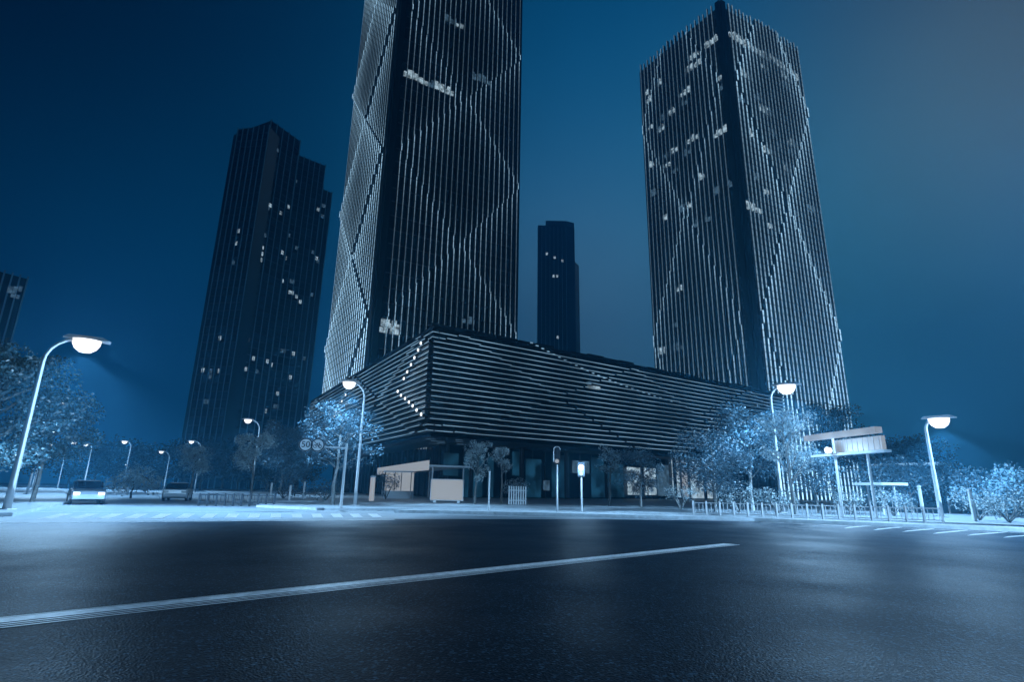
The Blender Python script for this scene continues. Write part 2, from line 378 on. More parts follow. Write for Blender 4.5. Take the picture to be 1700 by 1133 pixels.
# ---- right tower
rN, DR = az(1225, 300), 163.0
HR = el(1196, 2) * DR + CH
rC = pol(rN, DR); rL = pol(az(1071, 300), (HR - CH) / el(1060, 115)); rR = pol(az(1370, 400), (HR - CH) / el(1327, 80))
rX = rR + (rL - rC)
T2 = thing('tower', (rC.x, rC.y, 0), 'tall square tower at the right with glowing vertical fins and scattered lit offices', 'skyscraper')
shell(T2, [rC, rR, rX, rL], 0, HR - 1.5, M_GLASS2)
d_, nR = norm_out(rC, rR); d2_, nL = norm_out(rC, rL)
ze = hit(1395, 560, rR, nR).z; zt_ = hit(1337, 190, rR, nR).z; zx2 = hit(1282, 380, rC, nR).z
print('right H', HR, 'edge hits', ze, zt_, 'cross', zx2, (rR - rC).length, (rL - rC).length)
P2 = (zt_ - ze) / 2; zc2 = (zt_ + ze) / 2
floors(T2, rC, rR, 0, HR - 3, 3.9, M_FIN, .05, 1); floors(T2, rC, rL, 0, HR - 3, 3.9, M_SOFFIT, .05, 1)
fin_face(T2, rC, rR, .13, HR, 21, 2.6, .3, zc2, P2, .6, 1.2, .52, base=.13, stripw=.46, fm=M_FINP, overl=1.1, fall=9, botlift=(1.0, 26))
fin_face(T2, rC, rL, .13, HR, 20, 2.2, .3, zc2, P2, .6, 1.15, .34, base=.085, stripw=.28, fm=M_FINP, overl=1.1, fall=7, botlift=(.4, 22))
b = MB(); b.box(rC + nR * .003, d_ * 1.9, nR * .6, (0, 0, HR + .4)); b.build('corner_pier', M_DARK, T2)
b = MB(); b.box(rC + nL * .003, d2_ * 1.6, nL * .6, (0, 0, HR + .4)); b.build('corner_pier', M_BLACK, T2)
rnd = random.Random(3)
for px, py, n_ in [(1180, 66, 3), (1190, 63, 2), (1153, 92, 2), (1157, 105, 2), (1149, 118, 2), (1137, 150, 2), (1142, 157, 2), (1136, 165, 1), (1098, 137, 1), (1075, 155, 1), (1100, 190, 1), (1100, 205, 2), (1098, 218, 1), (1117, 189, 2),
                   (1078, 172, 1), (1080, 203, 1), (1150, 238, 3), (1144, 252, 2), (1110, 277, 1), (1106, 262, 1), (1083, 280, 1), (1120, 252, 2), (1086, 325, 1), (1194, 215, 1), (1190, 220, 1), (1204, 213, 1), (1200, 150, 1), (1195, 133, 1),
                   (1213, 300, 1), (1190, 310, 1), (1122, 285, 1), (1133, 340, 1), (1165, 290, 1), (1176, 370, 1), (1128, 470, 1), (1122, 540, 1), (1157, 380, 1), (1145, 348, 1), (1105, 355, 1), (1100, 580, 1), (1126, 582, 2)]:
    win(T2, rC, rL, px, py, 1.5 * n_ + .5, 2.3, M_WIN if rnd.random() < .7 else M_WIND, proud=.55, snap=3.9)
for px, py, n_ in [(1215, 58, 2), (1222, 63, 2), (1230, 68, 2), (1238, 73, 2), (1247, 80, 2), (1256, 86, 2), (1264, 90, 2), (1281, 97, 2), (1290, 106, 2), (1299, 111, 2), (1310, 120, 2), (1320, 128, 1),
                   (1234, 123, 2), (1262, 108, 1), (1300, 130, 2), (1300, 145, 2), (1230, 160, 1), (1256, 168, 2), (1268, 176, 2), (1274, 190, 2), (1263, 186, 1), (1280, 225, 1), (1246, 226, 1), (1270, 242, 2), (1308, 240, 2), (1312, 252, 2), (1288, 235, 1),
                   (1300, 275, 1), (1255, 292, 1), (1270, 312, 1), (1240, 345, 2), (1255, 346, 2), (1345, 345, 2), (1320, 352, 1), (1275, 365, 1)]:
    win(T2, rC, rR, px, py, 1.5 * n_ + .9, 2.5, M_WIN if (rnd.random() < .7 or py < 130) else M_WIND, proud=.58, snap=None if py < 130 else 3.9)

# ---- stepped residential tower on the left
D3 = 235.0
def blk(a0, a1, D0, D1, H0, name, root, depth=22, nl=5, mat_=None):
    p, q = pol(a0, D0), pol(a1, D1); d, n_ = norm_out(p, q)
    pts = [p, q, q - n_ * depth, p - n_ * depth]
    w = shell(root, pts, 0, H0, mat_ or M_GLASS, 'block'); b = MB()
    for k in range(nl + 1):
        o = p + d * ((q - p).length * k / nl); b.box(o - d * .14 + n_ * .003, d * .28, n_ * .35, (0, 0, H0 + .6))
    b.build('mullion_lines', M_TRIM, w); b = MB(); z = 3.2
    while z < H0 - 2: b.box(p + d * .4 + n_ * .003 + Vector((0, 0, z)), d * ((q - p).length - .8), n_ * .06, (0, 0, .5)); z += 3.2
    if nl > 2: b.build('floor_bands', M_BLACK, w)
    return p, q, n_, w
M_TRIM = mat('thin_trim', (.10, .22, .32), .5, emit=(.05, .32, .62), es=.035)  # faint glow put into the trim so its lines show at night
T3 = thing('apartment_tower', pol(az(355, 500), D3), 'dark slender apartment tower with stepped top at the left', 'skyscraper')
a = [az(x, 400) for x in (356, 415, 479, 500, 528, 541)]
a = [math.radians(x) for x in (-30.15, -27.3, -24.15, -24.15, -21.3, -20.3)]
faces3 = []
faces3.append(blk(a[0], a[1], D3 + 4, D3 - 5, el(420, 213) * (D3) + CH, 'block', T3, 22, 6))
faces3.append(blk(a[1] + .001, a[2], D3 - 2, D3 + 8, el(470, 210) * (D3) + CH, 'block', T3, 24, 5))
faces3.append(blk(a[3] + .001, a[4], D3 + 12, D3 + 16, el(522, 260) * (D3 + 10) + CH, 'block', T3, 22, 5))
faces3.append(blk(a[4] + .0006, a[5], D3 + 19, D3 + 21, el(547, 318) * (D3 + 20) + CH, 'block', T3, 20, 2))
def win3(zx, zy, w=2.2, h=1.7, m=None):
    px, py = 300 + zx / 1.953, 180 + zy / 1.953; aa = az(px, py)
    for p, q, n_, wl in faces3:
        if math.atan2(p.x, p.y) <= aa <= math.atan2(q.x, q.y):
            d = (q - p).normalized(); c = hit(px, py, p, n_); b = MB(); c -= d * w / 2
            for s in range(2): b.box(c + d * (w / 2 * s) + n_ * .05 - Vector((0, 0, h / 2)), d * (w / 2 - .2), n_ * .1, (0, 0, h))
            b.build('window', m or M_WIN, T3); return
for t_ in [(285, 312, 4), (281, 322, 3), (188, 398), (180, 438), (172, 500), (262, 450, 3), (260, 470, 3), (257, 490, 3), (270, 410, 3), (374, 236), (325, 340), (350, 320), (352, 375), (350, 412, 2), (376, 453), (330, 468), (340, 486), (463, 316, 3), (460, 350, 2), (446, 328),
           (429, 467), (438, 486, 3), (445, 497), (362, 562, 3), (358, 598, 3), (376, 611), (330, 560), (388, 628), (426, 605), (128, 746), (333, 787, 3), (366, 796), (281, 821), (294, 832), (205, 845, 4), (73, 850), (99, 852), (126, 852), (97, 870), (248, 855), (356, 873), (400, 812, 2),
           (314, 926), (310, 967, 3), (274, 982, 2), (236, 812), (168, 1075, 4), (85, 952, 3), (215, 750, 3), (168, 910), (300, 80), (311, 133, 3)]:
    rr = random.random(); win3(t_[0], t_[1], (t_[2] if len(t_) > 2 else 1.6) * .8, 1.7, M_WIND if (rr < .3 or t_[1] < 140 or t_[0] in (215, 168, 85)) else M_WIN)

# ---- narrow far tower between the two big ones
D4 = 300.0; a0, a1 = math.radians(2.72), math.radians(7.3)
T4 = thing('tower', pol(a0, D4), 'small distant slab tower seen between the two big towers', 'skyscraper')
H4 = el(925, 371) * D4 + CH
p0 = pol(a0, D4); p1 = pol(math.radians(5.9), D4 + 2); pr = pol(a1, D4 + 10); p2 = pol(math.radians(6.85), D4 + 4)
MB().prism([(p0.x, p0.y), (p1.x, p1.y), (p2.x, p2.y), (pr.x, pr.y), (pr.x * 1.07, pr.y * 1.07), (p0.x * 1.08, p0.y * 1.08)], 0, el(962, 430) * D4 + CH).build('lower_block', M_GLASS, T4)
MB().prism([(p0.x, p0.y), (p1.x, p1.y), (p2.x + .1, p2.y + .5), (p2.x * 1.06, p2.y * 1.06), (p0.x * 1.06, p0.y * 1.06)], el(962, 430) * D4 + CH, H4 - 1).build('upper_block', M_GLASS, T4)
pm = pol(math.radians(3.6), D4 + 1); MB().prism([(pm.x, pm.y), (p1.x, p1.y), (p2.x, p2.y + 1), (p2.x * 1.05, p2.y * 1.05), (pm.x * 1.05, pm.y * 1.05)], H4 - 1, H4 + 2.5).build('crown', M_GLASS2, T4)
b = MB()
for k in range(8):
    o = p0.lerp(p1, k / 7); b.box(o - Vector((.12, .35, 0)), (.24, 0, 0), (0, .34, 0), (0, 0, H4 - 2))
for k in range(3):
    o = p1.lerp(pr, (k + .6) / 3); b.box(o - Vector((.3, .6, 0)), (.6, 0, 0), (0, .5, 0), (0, 0, el(962, 430) * D4))
b.build('mullion_lines', M_TRIM, T4)
nn4 = norm_out(p0, p1)[1]
for px, py in [(917, 461), (923, 461), (924, 563), (906, 424), (919, 430), (932, 436)]:
    c = hit(px, py, p0, nn4); MB().box(c + nn4 * .4, (1.2, 0, 0), (0, .1, 0), (0, 0, 1.6)).build('window', M_WIN, T4)

# ---- tower cut by the left edge
T5 = thing('tower', pol(az(10, 500), 190), 'dark tower cut off by the left edge behind the tall tree', 'skyscraper')
p, q = pol(math.radians(-49), 185), pol(az(36, 500), 190); d5, n5 = norm_out(p, q)
shell(T5, [p, q, q - n5 * 25, p - n5 * 25], 0, el(38, 462) * 190 + CH, M_GLASS)
b = MB()
for k in range(12): b.box(p.lerp(q, (k + .9) / 12) + n5 * .003, d5 * .3, n5 * .3, (0, 0, el(38, 462) * 190 + 2))
b.build('mullion_lines', M_TRIM, T5)
for px, py in [(30, 478), (26, 490), (20, 482)]: win(T5, p, q, px, py, 2, 1.8, M_WIND)

# ------------------------------------------------------------------ podium
K = PODH - CH
q0 = pol(math.radians(-8.5), K / .299); qL = pol(math.radians(-20.1), K / .1425); qR = pol(math.radians(26.6), K / .160)
dR_, nRt = norm_out(q0, qR); dL_, nLt = norm_out(q0, qL)
LR, LL_ = (qR - q0).length, (qL - q0).length
print('podium', q0, qL, qR, LR, LL_)
PD = thing('podium_building', (q0.x, q0.y, 0), 'low wedge shaped podium hall wrapped in horizontal light strips', 'building')
qB = qR + (qL - q0) * .92
ZL0 = 9.4; NL = 19; ZS = .815
o_in = 1.2
ins = (-nRt - nLt) * o_in
w = MB().prism([(v.x, v.y) for v in (q0 + ins, qR - nRt * o_in, qB, qL - nLt * o_in)], ZL0 - .6, PODH - .5); w.build('wall', M_GLASS, PD)
MB().prism([(v.x, v.y) for v in (q0 + ins * .2, qR - nRt * .2, qB, qL - nLt * .2)], PODH - .49, PODH).build('roof', M_DARK, PD)
# roof edge panels, slightly uneven as seen against the sky
b = MB(); rr = random.Random(5)
for k in range(24):
    t0 = k / 24; b.box(q0.lerp(qR, t0) - nRt * 1.5 + Vector((0, 0, PODH + .003)), dR_ * (LR / 24 - .1), nRt * .8, (0, 0, .15 + .45 * rr.random()))
b.build('parapet', M_DARK, PD)
def zig(x, x0, Px):     # 0..1 triangle wave
    ph = ((x - x0) / (2 * Px)); fr = ph - math.floor(ph); return 1 - abs(2 * fr - 1)
xX = (hit(867, 647, q0, nRt) - q0).length; xe = (hit(1000, 598, q0, nRt) - q0).length; PX = abs(xe - xX)
xXL = (hit(640, 650, q0, nLt) - q0).length
print('pod cross', xX, PX, xXL)
for i in range(NL):
    z = ZL0 + i * ZS; v = (i + .5) / NL
    mb = MB(); sb = MB()
    for face, (d, n_, Lg, xc) in enumerate(((dR_, nRt, LR, xX), (dL_, nLt, LL_, xX * .98))):
        end = Lg
        if face == 0:
            if i == 0: end = LR * .60
            elif i == 1: end = LR * .625
            elif i == 2: end = LR * .66
            elif i < 7: end = LR * (.70 + .04 * (i - 3))
        cr = []
        for j in range(-4, 6):
            for s_ in (1, -1):
                x = xc + 2 * PX * j + s_ * PX * (2 * v - 1)
                if .3 < x < end - .3: cr.append(x)
        xs = [-.0] + sorted(cr) + [end]
        for a_, b_ in zip(xs[:-1], xs[1:]):
            if b_ - a_ < .05: continue
            ph = ((a_ + b_) / 2 - xc) / (2 * PX); fr = ph - math.floor(ph)
            inside = abs(fr - .5) < .5 - abs(v - .5)
            dp = .55 if inside else .0
            hh = .0 if inside else 0
            st = q0 + d * a_ + Vector((0, 0, z + hh)) - n_ * 1.15
            ext = 0
            mb.box(st, d * (b_ - a_), n_ * (1.15 + dp + .003 * face), (0, 0, .42))
            sb.box(st + n_ * (1.16 + dp + .003 * face) - Vector((0, 0, .0)), d * (b_ - a_), n_ * .06, (0, 0, .105))
    lo = mb.build('ledge', M_LEDGE, PD); sb.build('light_strip', M_LEDGELED, lo)
# spot lamps along the diagonals of the left face
sp = [(973, 37), (957, 77), (935, 122), (915, 163), (893, 205), (873, 245), (837, 320), (856, 343), (880, 362), (903, 383), (925, 405), (948, 430), (975, 455),
      (545, 300), (530, 340), (508, 378), (485, 410), (470, 440), (463, 470), (478, 530), (515, 560)]
for zx, zy in sp:
    px, py = 425 + zx / 3.541, 560 + zy / 3.541; c = hit(px, py, q0 + nLt * 1.0, nLt)
    b = MB(); b.tube([c - nLt * .6, c + nLt * .05], [.12, .2], 10); fx = b.build('spot_fixture', M_DARK, PD)
    MB().tube([c + nLt * .052, c + nLt * .2], [.26, .22], 12).build('lens', M_LAMP, fx)
    ld = bpy.data.lights.new('spot_glow', 'POINT'); ld.energy = 130; ld.color = (.6, .82, 1); ld.shadow_soft_size = .1
    lo = bpy.data.objects.new('spot_glow', ld); COL.objects.link(lo); lo.parent = fx; lo.location = c + nLt * .7 - root_loc(fx)
# row of small lights running down the right face
n_row = 26
for k in range(n_row):
    t_ = k / (n_row - 1); px = 880 + 233 * t_; py = 570 + 97 * t_ + 8 * math.sin(t_ * 3.1) ; c = hit(px, py, q0 + nRt * .65, nRt)
    MB().box(c, dR_ * .55, nRt * .1, (0, 0, .18)).build('facade_light', M_LEDGELED, PD)
# lit opening in the right face
c = hit(984, 642, q0 + nRt * .3, nRt)
MB().box(c - dR_ * 1.5 - Vector((0, 0, .45)), dR_ * 3.0, nRt * .35, (0, 0, .5)).build('lit_opening', M_WIN, PD)
MB().box(c - dR_ * 1.5 + Vector((0, 0, .45)), dR_ * 3.0, nRt * .35, (0, 0, .22)).build('lit_opening', M_WIND, PD)
# soffit and recessed ground floor
so = MB().prism([(v.x, v.y) for v in (q0 + ins, qR - nRt * o_in, qB, qL - nLt * o_in)], ZL0 - 1.2, ZL0 - .603); so.build('soffit', M_SOFFIT, PD)
g0 = q0 - nRt * 7 - nLt * 7; gR = qR - nRt * 7 - dR_ * 6; gL = qL - nLt * 7 - dL_ * 6
MB().prism([(v.x, v.y) for v in (g0, gR, qB, gL)], GZ, ZL0 - 1.202).build('ground_floor_glazing', M_GLASS2, PD)
b = MB()
for k in range(30): b.box(g0.lerp(gR, k / 30) + nRt * .003, dR_ * .18, nRt * .2, (0, 0, ZL0 - 1.21))
for k in range(26): b.box(g0.lerp(gL, k / 26) + nLt * .003, dL_ * .18, nLt * .2, (0, 0, ZL0 - 1.21))
b.build('mullions', M_FIN, PD)
for k in range(9):
    o = q0.lerp(qR, .1 + k * .1) - nRt * 3.5; MB().tube([o + Vector((0, 0, GZ)), o + Vector((0, 0, ZL0 - 1.21))], .35, 14).build('column', M_DARK, PD)
# lamps under the soffit
for px, py, w_ in [(707, 728, 1.6), (716, 732, 2.2), (712, 736, 1.8), (727, 735, 1.4), (757, 730, 1.2), (758, 733, 1.2), (760, 737, 1.1)]:
    d = ray(px, py); t_ = (ZL0 - 1.22 - CH) / d.z; c = Vector((0, 0, CH)) + d * t_
    MB().box(c, dR_ * w_ , dL_ * .35, (0, 0, -.06)).build('soffit_light', M_WIND, PD)
# lit shop glazing pieces
def glow_panel(px0, px1, y0, y1, m, off=.25, nm='lit_glazing'):
    p_ = g0 + nRt * off; c0 = hit(px0, y1, p_, nRt); c1 = hit(px1, y1, p_, nRt); zt = hit(px0, y0, p_, nRt).z; c0.z = max(c0.z, GZ + .02)
    dd = c1 - c0; dd.z = 0; MB().box(c0, dd, nRt * .06, (0, 0, zt - c0.z)).build(nm, m, PD)
glow_panel(1042, 1090, 776, 822, M_WIN); glow_panel(1092, 1112, 772, 824, M_WIND); glow_panel(1118, 1130, 757, 826, M_WIN); glow_panel(1134, 1143, 757, 826, M_PANEL); glow_panel(1148, 1190, 765, 828, M_WIN)
glow_panel(822, 845, 735, 755, M_WIND); glow_panel(902, 912, 798, 815, M_WIND); glow_panel(950, 978, 765, 786, M_WIND)
M_LOB = lit('assumed_lobby_glow', (.08, .50, .95), .10, (.4, .1))  # assumed lit interior: glowing panes added to lighten the ground floor
for k, (x0, x1, y0, y1) in enumerate([(735, 760, 752, 790), (768, 800, 756, 826), (808, 818, 760, 826), (850, 868, 750, 790), (872, 898, 762, 826), (916, 944, 756, 826), (982, 1004, 760, 826), (1010, 1036, 770, 826)]):
    glow_panel(x0, x1, y0, y1, M_LOB)
M_SIGNL = lit('sign_letters', (.6, .8, 1), .25)
for k, (px, w_) in enumerate([(664, .25), (669, .35), (674, .3), (679, .4), (684, .35), (694, .3), (698, .5), (703, .45), (707, .4)]):
    c = hit(px, 747 - k * .1, g0 + nLt * .3, nLt); MB().box(c, dL_ * -w_, nLt * .05, (0, 0, .3)).build('sign_letter', M_SIGNL, PD)

# ---- entrance canopy with a lit fascia, left of the podium corner
cn = at(713, 770, 66); pA = Vector((cn.x, cn.y, 0)); zc_ = cn.z
dcan = (foot(628, 780, 96) - pA); dcan.z = 0; Lc = dcan.length; dcan.normalize(); ncan = Vector((-dcan.y, dcan.x, 0))
if ncan.dot(-pA) > 0: pass
CA = thing('canopy', pA, 'long white lit entrance canopy left of the podium corner', 'canopy')
side = Vector((dcan.y, -dcan.x, 0)); side = side if side.x > 0 else -side
MB().box(pA + Vector((0, 0, zc_ - .35)), dcan * Lc, side * 5, (0, 0, .2)).build('roof', M_WHITE, CA)
MB().box(pA - side * .14 + Vector((0, 0, zc_ - .75)), dcan * Lc, side * .13, (0, 0, 1.1)).build('fascia', M_PANEL, CA)
for t_ in (.02, .5, .95):
    for s_ in (.6, 4.4):
        o = pA + dcan * Lc * t_ + side * s_; MB().tube([o + Vector((0, 0, GZ)), o + Vector((0, 0, zc_ - .36))], .09, 8).build('post', M_WHITE, CA)
c = foot(664, 790, 70); BO = thing('booth', (c.x, c.y, GZ), 'small lit gate booth under the white canopy', 'booth')
hb = el(664, 783) * 70 + CH - GZ
MB().bx((c.x, c.y, GZ), 3.2, 2, .9).build('wall', M_WHITE, BO)
MB().bx((c.x, c.y, GZ + .903), 3.1, 1.9, hb - .903 - .15).build('glazing', M_PANEL, BO)
MB().bx((c.x, c.y, GZ + hb - .147), 3.5, 2.3, .15).build('roof', M_WHITE, BO)
b = MB()
for x in (-1.55, -.4, .4, 1.55): b.bx((c.x + x, c.y - .98, GZ + .9), .08, .06, hb - 1.05)
b.build('frame', M_DARK, BO)

# ------------------------------------------------------------------ lamps
LCOL = (.36, .66, 1)
def light(parent, loc, e, r=.2, col=LCOL, spot=0, aim=None):
    ld = bpy.data.lights.new('lamp_light', 'POINT'); ld.energy = e; ld.color = col; ld.shadow_soft_size = r
    o = bpy.data.objects.new('lamp_light', ld); COL.objects.link(o); o.parent = parent; o.location = Vector(loc) - root_loc(parent)
    if spot:
        ld = bpy.data.lights.new('lamp_beam', 'SPOT'); ld.energy = spot; ld.color = col; ld.shadow_soft_size = r; ld.spot_size = math.radians(142); ld.spot_blend = .55
        q = bpy.data.objects.new('lamp_beam', ld); COL.objects.link(q); q.parent = parent; q.location = o.location
        if aim is not None: q.rotation_euler = (Vector(aim) - Vector(loc)).to_track_quat('-Z', 'Y').to_euler()
    return o
def street_lamp(hx, hy, D, polex, label, e=1500, size=1.0, base_z=0.0, h=None, p=None, aim=None):
    """head seen at (hx,hy) at distance D; the pole stands under image column polex"""
    h = h or at(hx, hy, D); p = p or at(polex, hy, D); p = Vector((p.x, p.y, base_z)); out = Vector((h.x - p.x, h.y - p.y, 0)); al = out.length; out.normalize()
    t = thing('street_lamp', p, label, 'street lamp', 'street lamps along the roads')
    ht = h.z; r = .065 * size; R = min(1.3, al * .9)
    pts = [p + Vector((0, 0, 0)), p + Vector((0, 0, 1.2)), p + Vector((0, 0, (ht - R) * .6)), p + Vector((0, 0, ht - R))]
    rad = [r * 1.5, r * 1.2, r, r * .8]
    for k in range(1, 7):
        a_ = math.pi / 2 * k / 6; pts.append(p + Vector((0, 0, ht - R + R * math.sin(a_))) + out * (R * (1 - math.cos(a_)))); rad.append(r * .7)
    pts.append(p + out * (al - .25) + Vector((0, 0, ht + .06))); rad.append(r * .55)
    MB().tube(pts, rad, 10).build('pole', M_POLE, t, smooth=True)
    MB().bx((p.x, p.y, base_z), .5, .5, .19).build('base_plate', M_POLE, t)
    sd = Vector((-out.y, out.x, 0)); b = MB(); o = Vector((h.x, h.y, ht))
    s = .55 * size; hw = .2 * size                            # housing: a tapered shell
    b.v += [o - out * s - sd * hw * .5 + Vector((0, 0, .0)), o + out * s - sd * hw, o + out * s + sd * hw, o - out * s + sd * hw * .5,
            o - out * s * .8 - sd * hw * .3 + Vector((0, 0, .16)), o + out * s * .6 - sd * hw * .5 + Vector((0, 0, .2)), o + out * s * .6 + sd * hw * .5 + Vector((0, 0, .2)), o - out * s * .8 + sd * hw * .3 + Vector((0, 0, .16))]
    b.f += [(0, 3, 2, 1), (4, 5, 6, 7), (0, 1, 5, 4), (1, 2, 6, 5), (2, 3, 7, 6), (3, 0, 4, 7)]
    hd = b.build('lamp_head', M_POLE, t)
    b = MB(); nn_ = 14; rings = []                              # bowl lens
    for (zz, k) in ((-.004, 1), (-.14, .95), (-.27, .75), (-.36, .4)):
        rings.append([o + Vector((0, 0, zz * size)) + out * (math.cos(2 * math.pi * j / nn_) * s * .62 * k) + sd * (math.sin(2 * math.pi * j / nn_) * hw * 1.3 * k) for j in range(nn_)])
    for rg in rings: b.v += rg
    for q_ in range(3):
        for j in range(nn_): b.f.append((q_ * nn_ + j, q_ * nn_ + (j + 1) % nn_, (q_ + 1) * nn_ + (j + 1) % nn_, (q_ + 1) * nn_ + j))
    b.f.append(tuple(range(nn_))); b.f.append(tuple(range(3 * nn_, 4 * nn_))[::-1])
    b.build('lens', M_LAMP, hd, smooth=False)
    light(hd, o - Vector((0, 0, .45 * size)), e * .55, .16, spot=e * 11, aim=aim)
    return t
def Dh(px, py, H): return (H - CH) / el(px, py)
LAMPS = [
 (145, 565, 33, 80, 'nearest tall street lamp beside the big tree at the left edge', 3600, 1.7),
 (103, 665, Dh(103, 665, 9.5), 82, 'second street lamp along the left road, beside the tree branch', 1600, 1.3),
 (92, 714, Dh(92, 714, 9.5), 78, 'third street lamp along the left road, upper one of a close pair', 1400, 1.3),
 (83, 738, Dh(83, 738, 9.0), 70, 'street lamp just below and left of the third lamp on the left road', 1200, 1.2),
 (75, 771, Dh(75, 771, 8.0), 66, 'small far street lamp at the foot of the big left tree, upper one', 700, 1.2),
 (62, 790, Dh(62, 790, 6.0), 55, 'small low lamp at the foot of the big left tree, lowest one', 500, 1.0),
 (123, 735, Dh(123, 735, 9.0), 112, 'street lamp left one of two lamps standing close together', 1500, 1.4),
 (143, 737, Dh(143, 737, 9.0), 154, 'street lamp right one of two lamps standing close together', 1500, 1.4),
 (207, 733, Dh(207, 733, 9.5), 219, 'bright street lamp above the drooping tree on the left', 1900, 1.4),
 (268, 750, Dh(268, 750, 8.0), 283, 'street lamp on a pale curved pole left of the small round tree', 1000, 1.2),
 (318, 733, Dh(318, 733, 9.0), 336, 'street lamp over the small round tree before the stepped tower', 1100, 1.2),
 (412, 697, Dh(412, 697, 10.0), 433, 'street lamp in front of the foot of the stepped tower', 1500, 1.4),
 (210, 772, Dh(210, 772, 7.0), 222, 'low street lamp beside the drooping tree', 600, 1.1),
 (195, 780, Dh(195, 780, 7.0), 203, 'low far street lamp left of the drooping tree, brighter one', 500, 1.1),
 (172, 788, Dh(172, 788, 6.0), 180, 'low far street lamp left of the drooping tree, dimmer one', 400, 1.1),
 (580, 635, 40, 607, 'tall curved street lamp in front of the left wing of the podium', 2300, 1.3),
 (1305, 640, 44, 1277, 'bright street lamp over the lit tree at the foot of the right tower', 6500, 1.8),
 (1558, 695, 45, 1534, 'street lamp standing alone against the sky at the far right', 5200, 1.7)]
for (hx, hy, D, pxl, lab, e, sz) in LAMPS: street_lamp(hx, hy, D, pxl, lab, e * 1.1, sz)
street_lamp(0, 0, 0, 0, 'assumed street lamp on the near right corner just outside the right edge', 3000, 1.3, 0, Vector((24, 17, 9.5)), Vector((27, 16, 0)), Vector((10, 17, 0)))  # assumed lamp out of view, added to throw light on the right-hand road

# ------------------------------------------------------------------ trees
def leaf_cloud(rnd, centres, n, rx, leaf, flat=.8):
    v = []; fc = []
    for k in range(n):
        c, cr = centres[rnd.randrange(len(centres))]
        while True:
            q = Vector((rnd.uniform(-1, 1), rnd.uniform(-1, 1), rnd.uniform(-1, 1)))
            if q.length < 1: break
        q = q.normalized() * (q.length ** .6); o = c + Vector((q.x * cr, q.y * cr, q.z * cr * flat))
        a = Vector((rnd.gauss(0, 1), rnd.gauss(0, 1), rnd.gauss(0, .6))).normalized(); b_ = a.cross(Vector((rnd.gauss(0, 1), rnd.gauss(0, 1), rnd.gauss(0, 1)))).normalized()
        l = leaf * rnd.uniform(.6, 1.3); i = len(v)
        v += [o, o + a * l * .5 + b_ * l * .3, o + a * l, o + a * l * .5 - b_ * l * .3]; fc.append((i, i + 1, i + 2, i + 3))
    return v, fc
def make_tree(name, seed, h, w, trunk_h, nleaf, leaf, m, label, cat='tree', limbs=7, blob=.28, droop=0, upright=.5, trunk_r=.1, sparse=1.0):
    rnd = random.Random(seed); t = thing(name, (0, 0, 0), label, cat)
    tb = MB(); lean = Vector((rnd.uniform(-.05, .05), rnd.uniform(-.05, .05), 0)) * h
    top = Vector((lean.x, lean.y, h * .86)); pts = [Vector((0, 0, -.05))]
    for k in range(1, 6): pts.append(Vector((lean.x * k / 5 + rnd.uniform(-.02, .02) * w, lean.y * k / 5 + rnd.uniform(-.02, .02) * w, h * .86 * k / 5)))
    tb.tube(pts, [trunk_r * (1 - .16 * k) for k in range(6)], 7)
    centres = []
    for j in range(limbs):
        a = 2 * math.pi * j / limbs * 1.618 * 2 + rnd.uniform(-.4, .4); f0 = rnd.uniform(trunk_h / h, .8); z0 = f0 * h
        f = (z0 - trunk_h) / (h - trunk_h); reach = w / 2 * (1 - .75 * abs(f - .3)) * rnd.uniform(.65, 1.05)
        s = Vector((lean.x * f0, lean.y * f0, z0)); e = s + Vector((math.cos(a) * reach, math.sin(a) * reach, reach * upright - droop * reach)); mid = s.lerp(e, .5) + Vector((0, 0, reach * .12))
        tb.tube([s, mid, e], [trunk_r * .45, trunk_r * .3, trunk_r * .1], 5)
        centres += [(mid, w * blob * .75), (e, w * blob * .8)]
        for q in range(3):
            e2 = mid.lerp(e, rnd.random()) + Vector((rnd.uniform(-1, 1), rnd.uniform(-1, 1), rnd.uniform(-.4, .9) - droop)) * w * .17
            tb.tube([mid, mid.lerp(e2, .5) + Vector((0, 0, .03 * w)), e2], [trunk_r * .22, trunk_r * .15, trunk_r * .05], 4); centres.append((e2, w * blob * rnd.uniform(.35, .7)))
    centres.append((top, w * blob * .8)); centres = [c for c in centres if c[0].z > trunk_h * .8]
    tb.build('trunk', M_BARK, t, loc=(0, 0, 0)) if False else tb.build('trunk', M_BARK, t)
    v, fc = leaf_cloud(rnd, centres, nleaf, w, leaf); cb = MB(); cb.v = v; cb.f = fc; cb.build('crown', m, t)
    return t
def place(px, py, D): p = foot(px, py, D); p.z = GZ; return p
def zt_of(px, py, D): return el(px, py) * D + CH
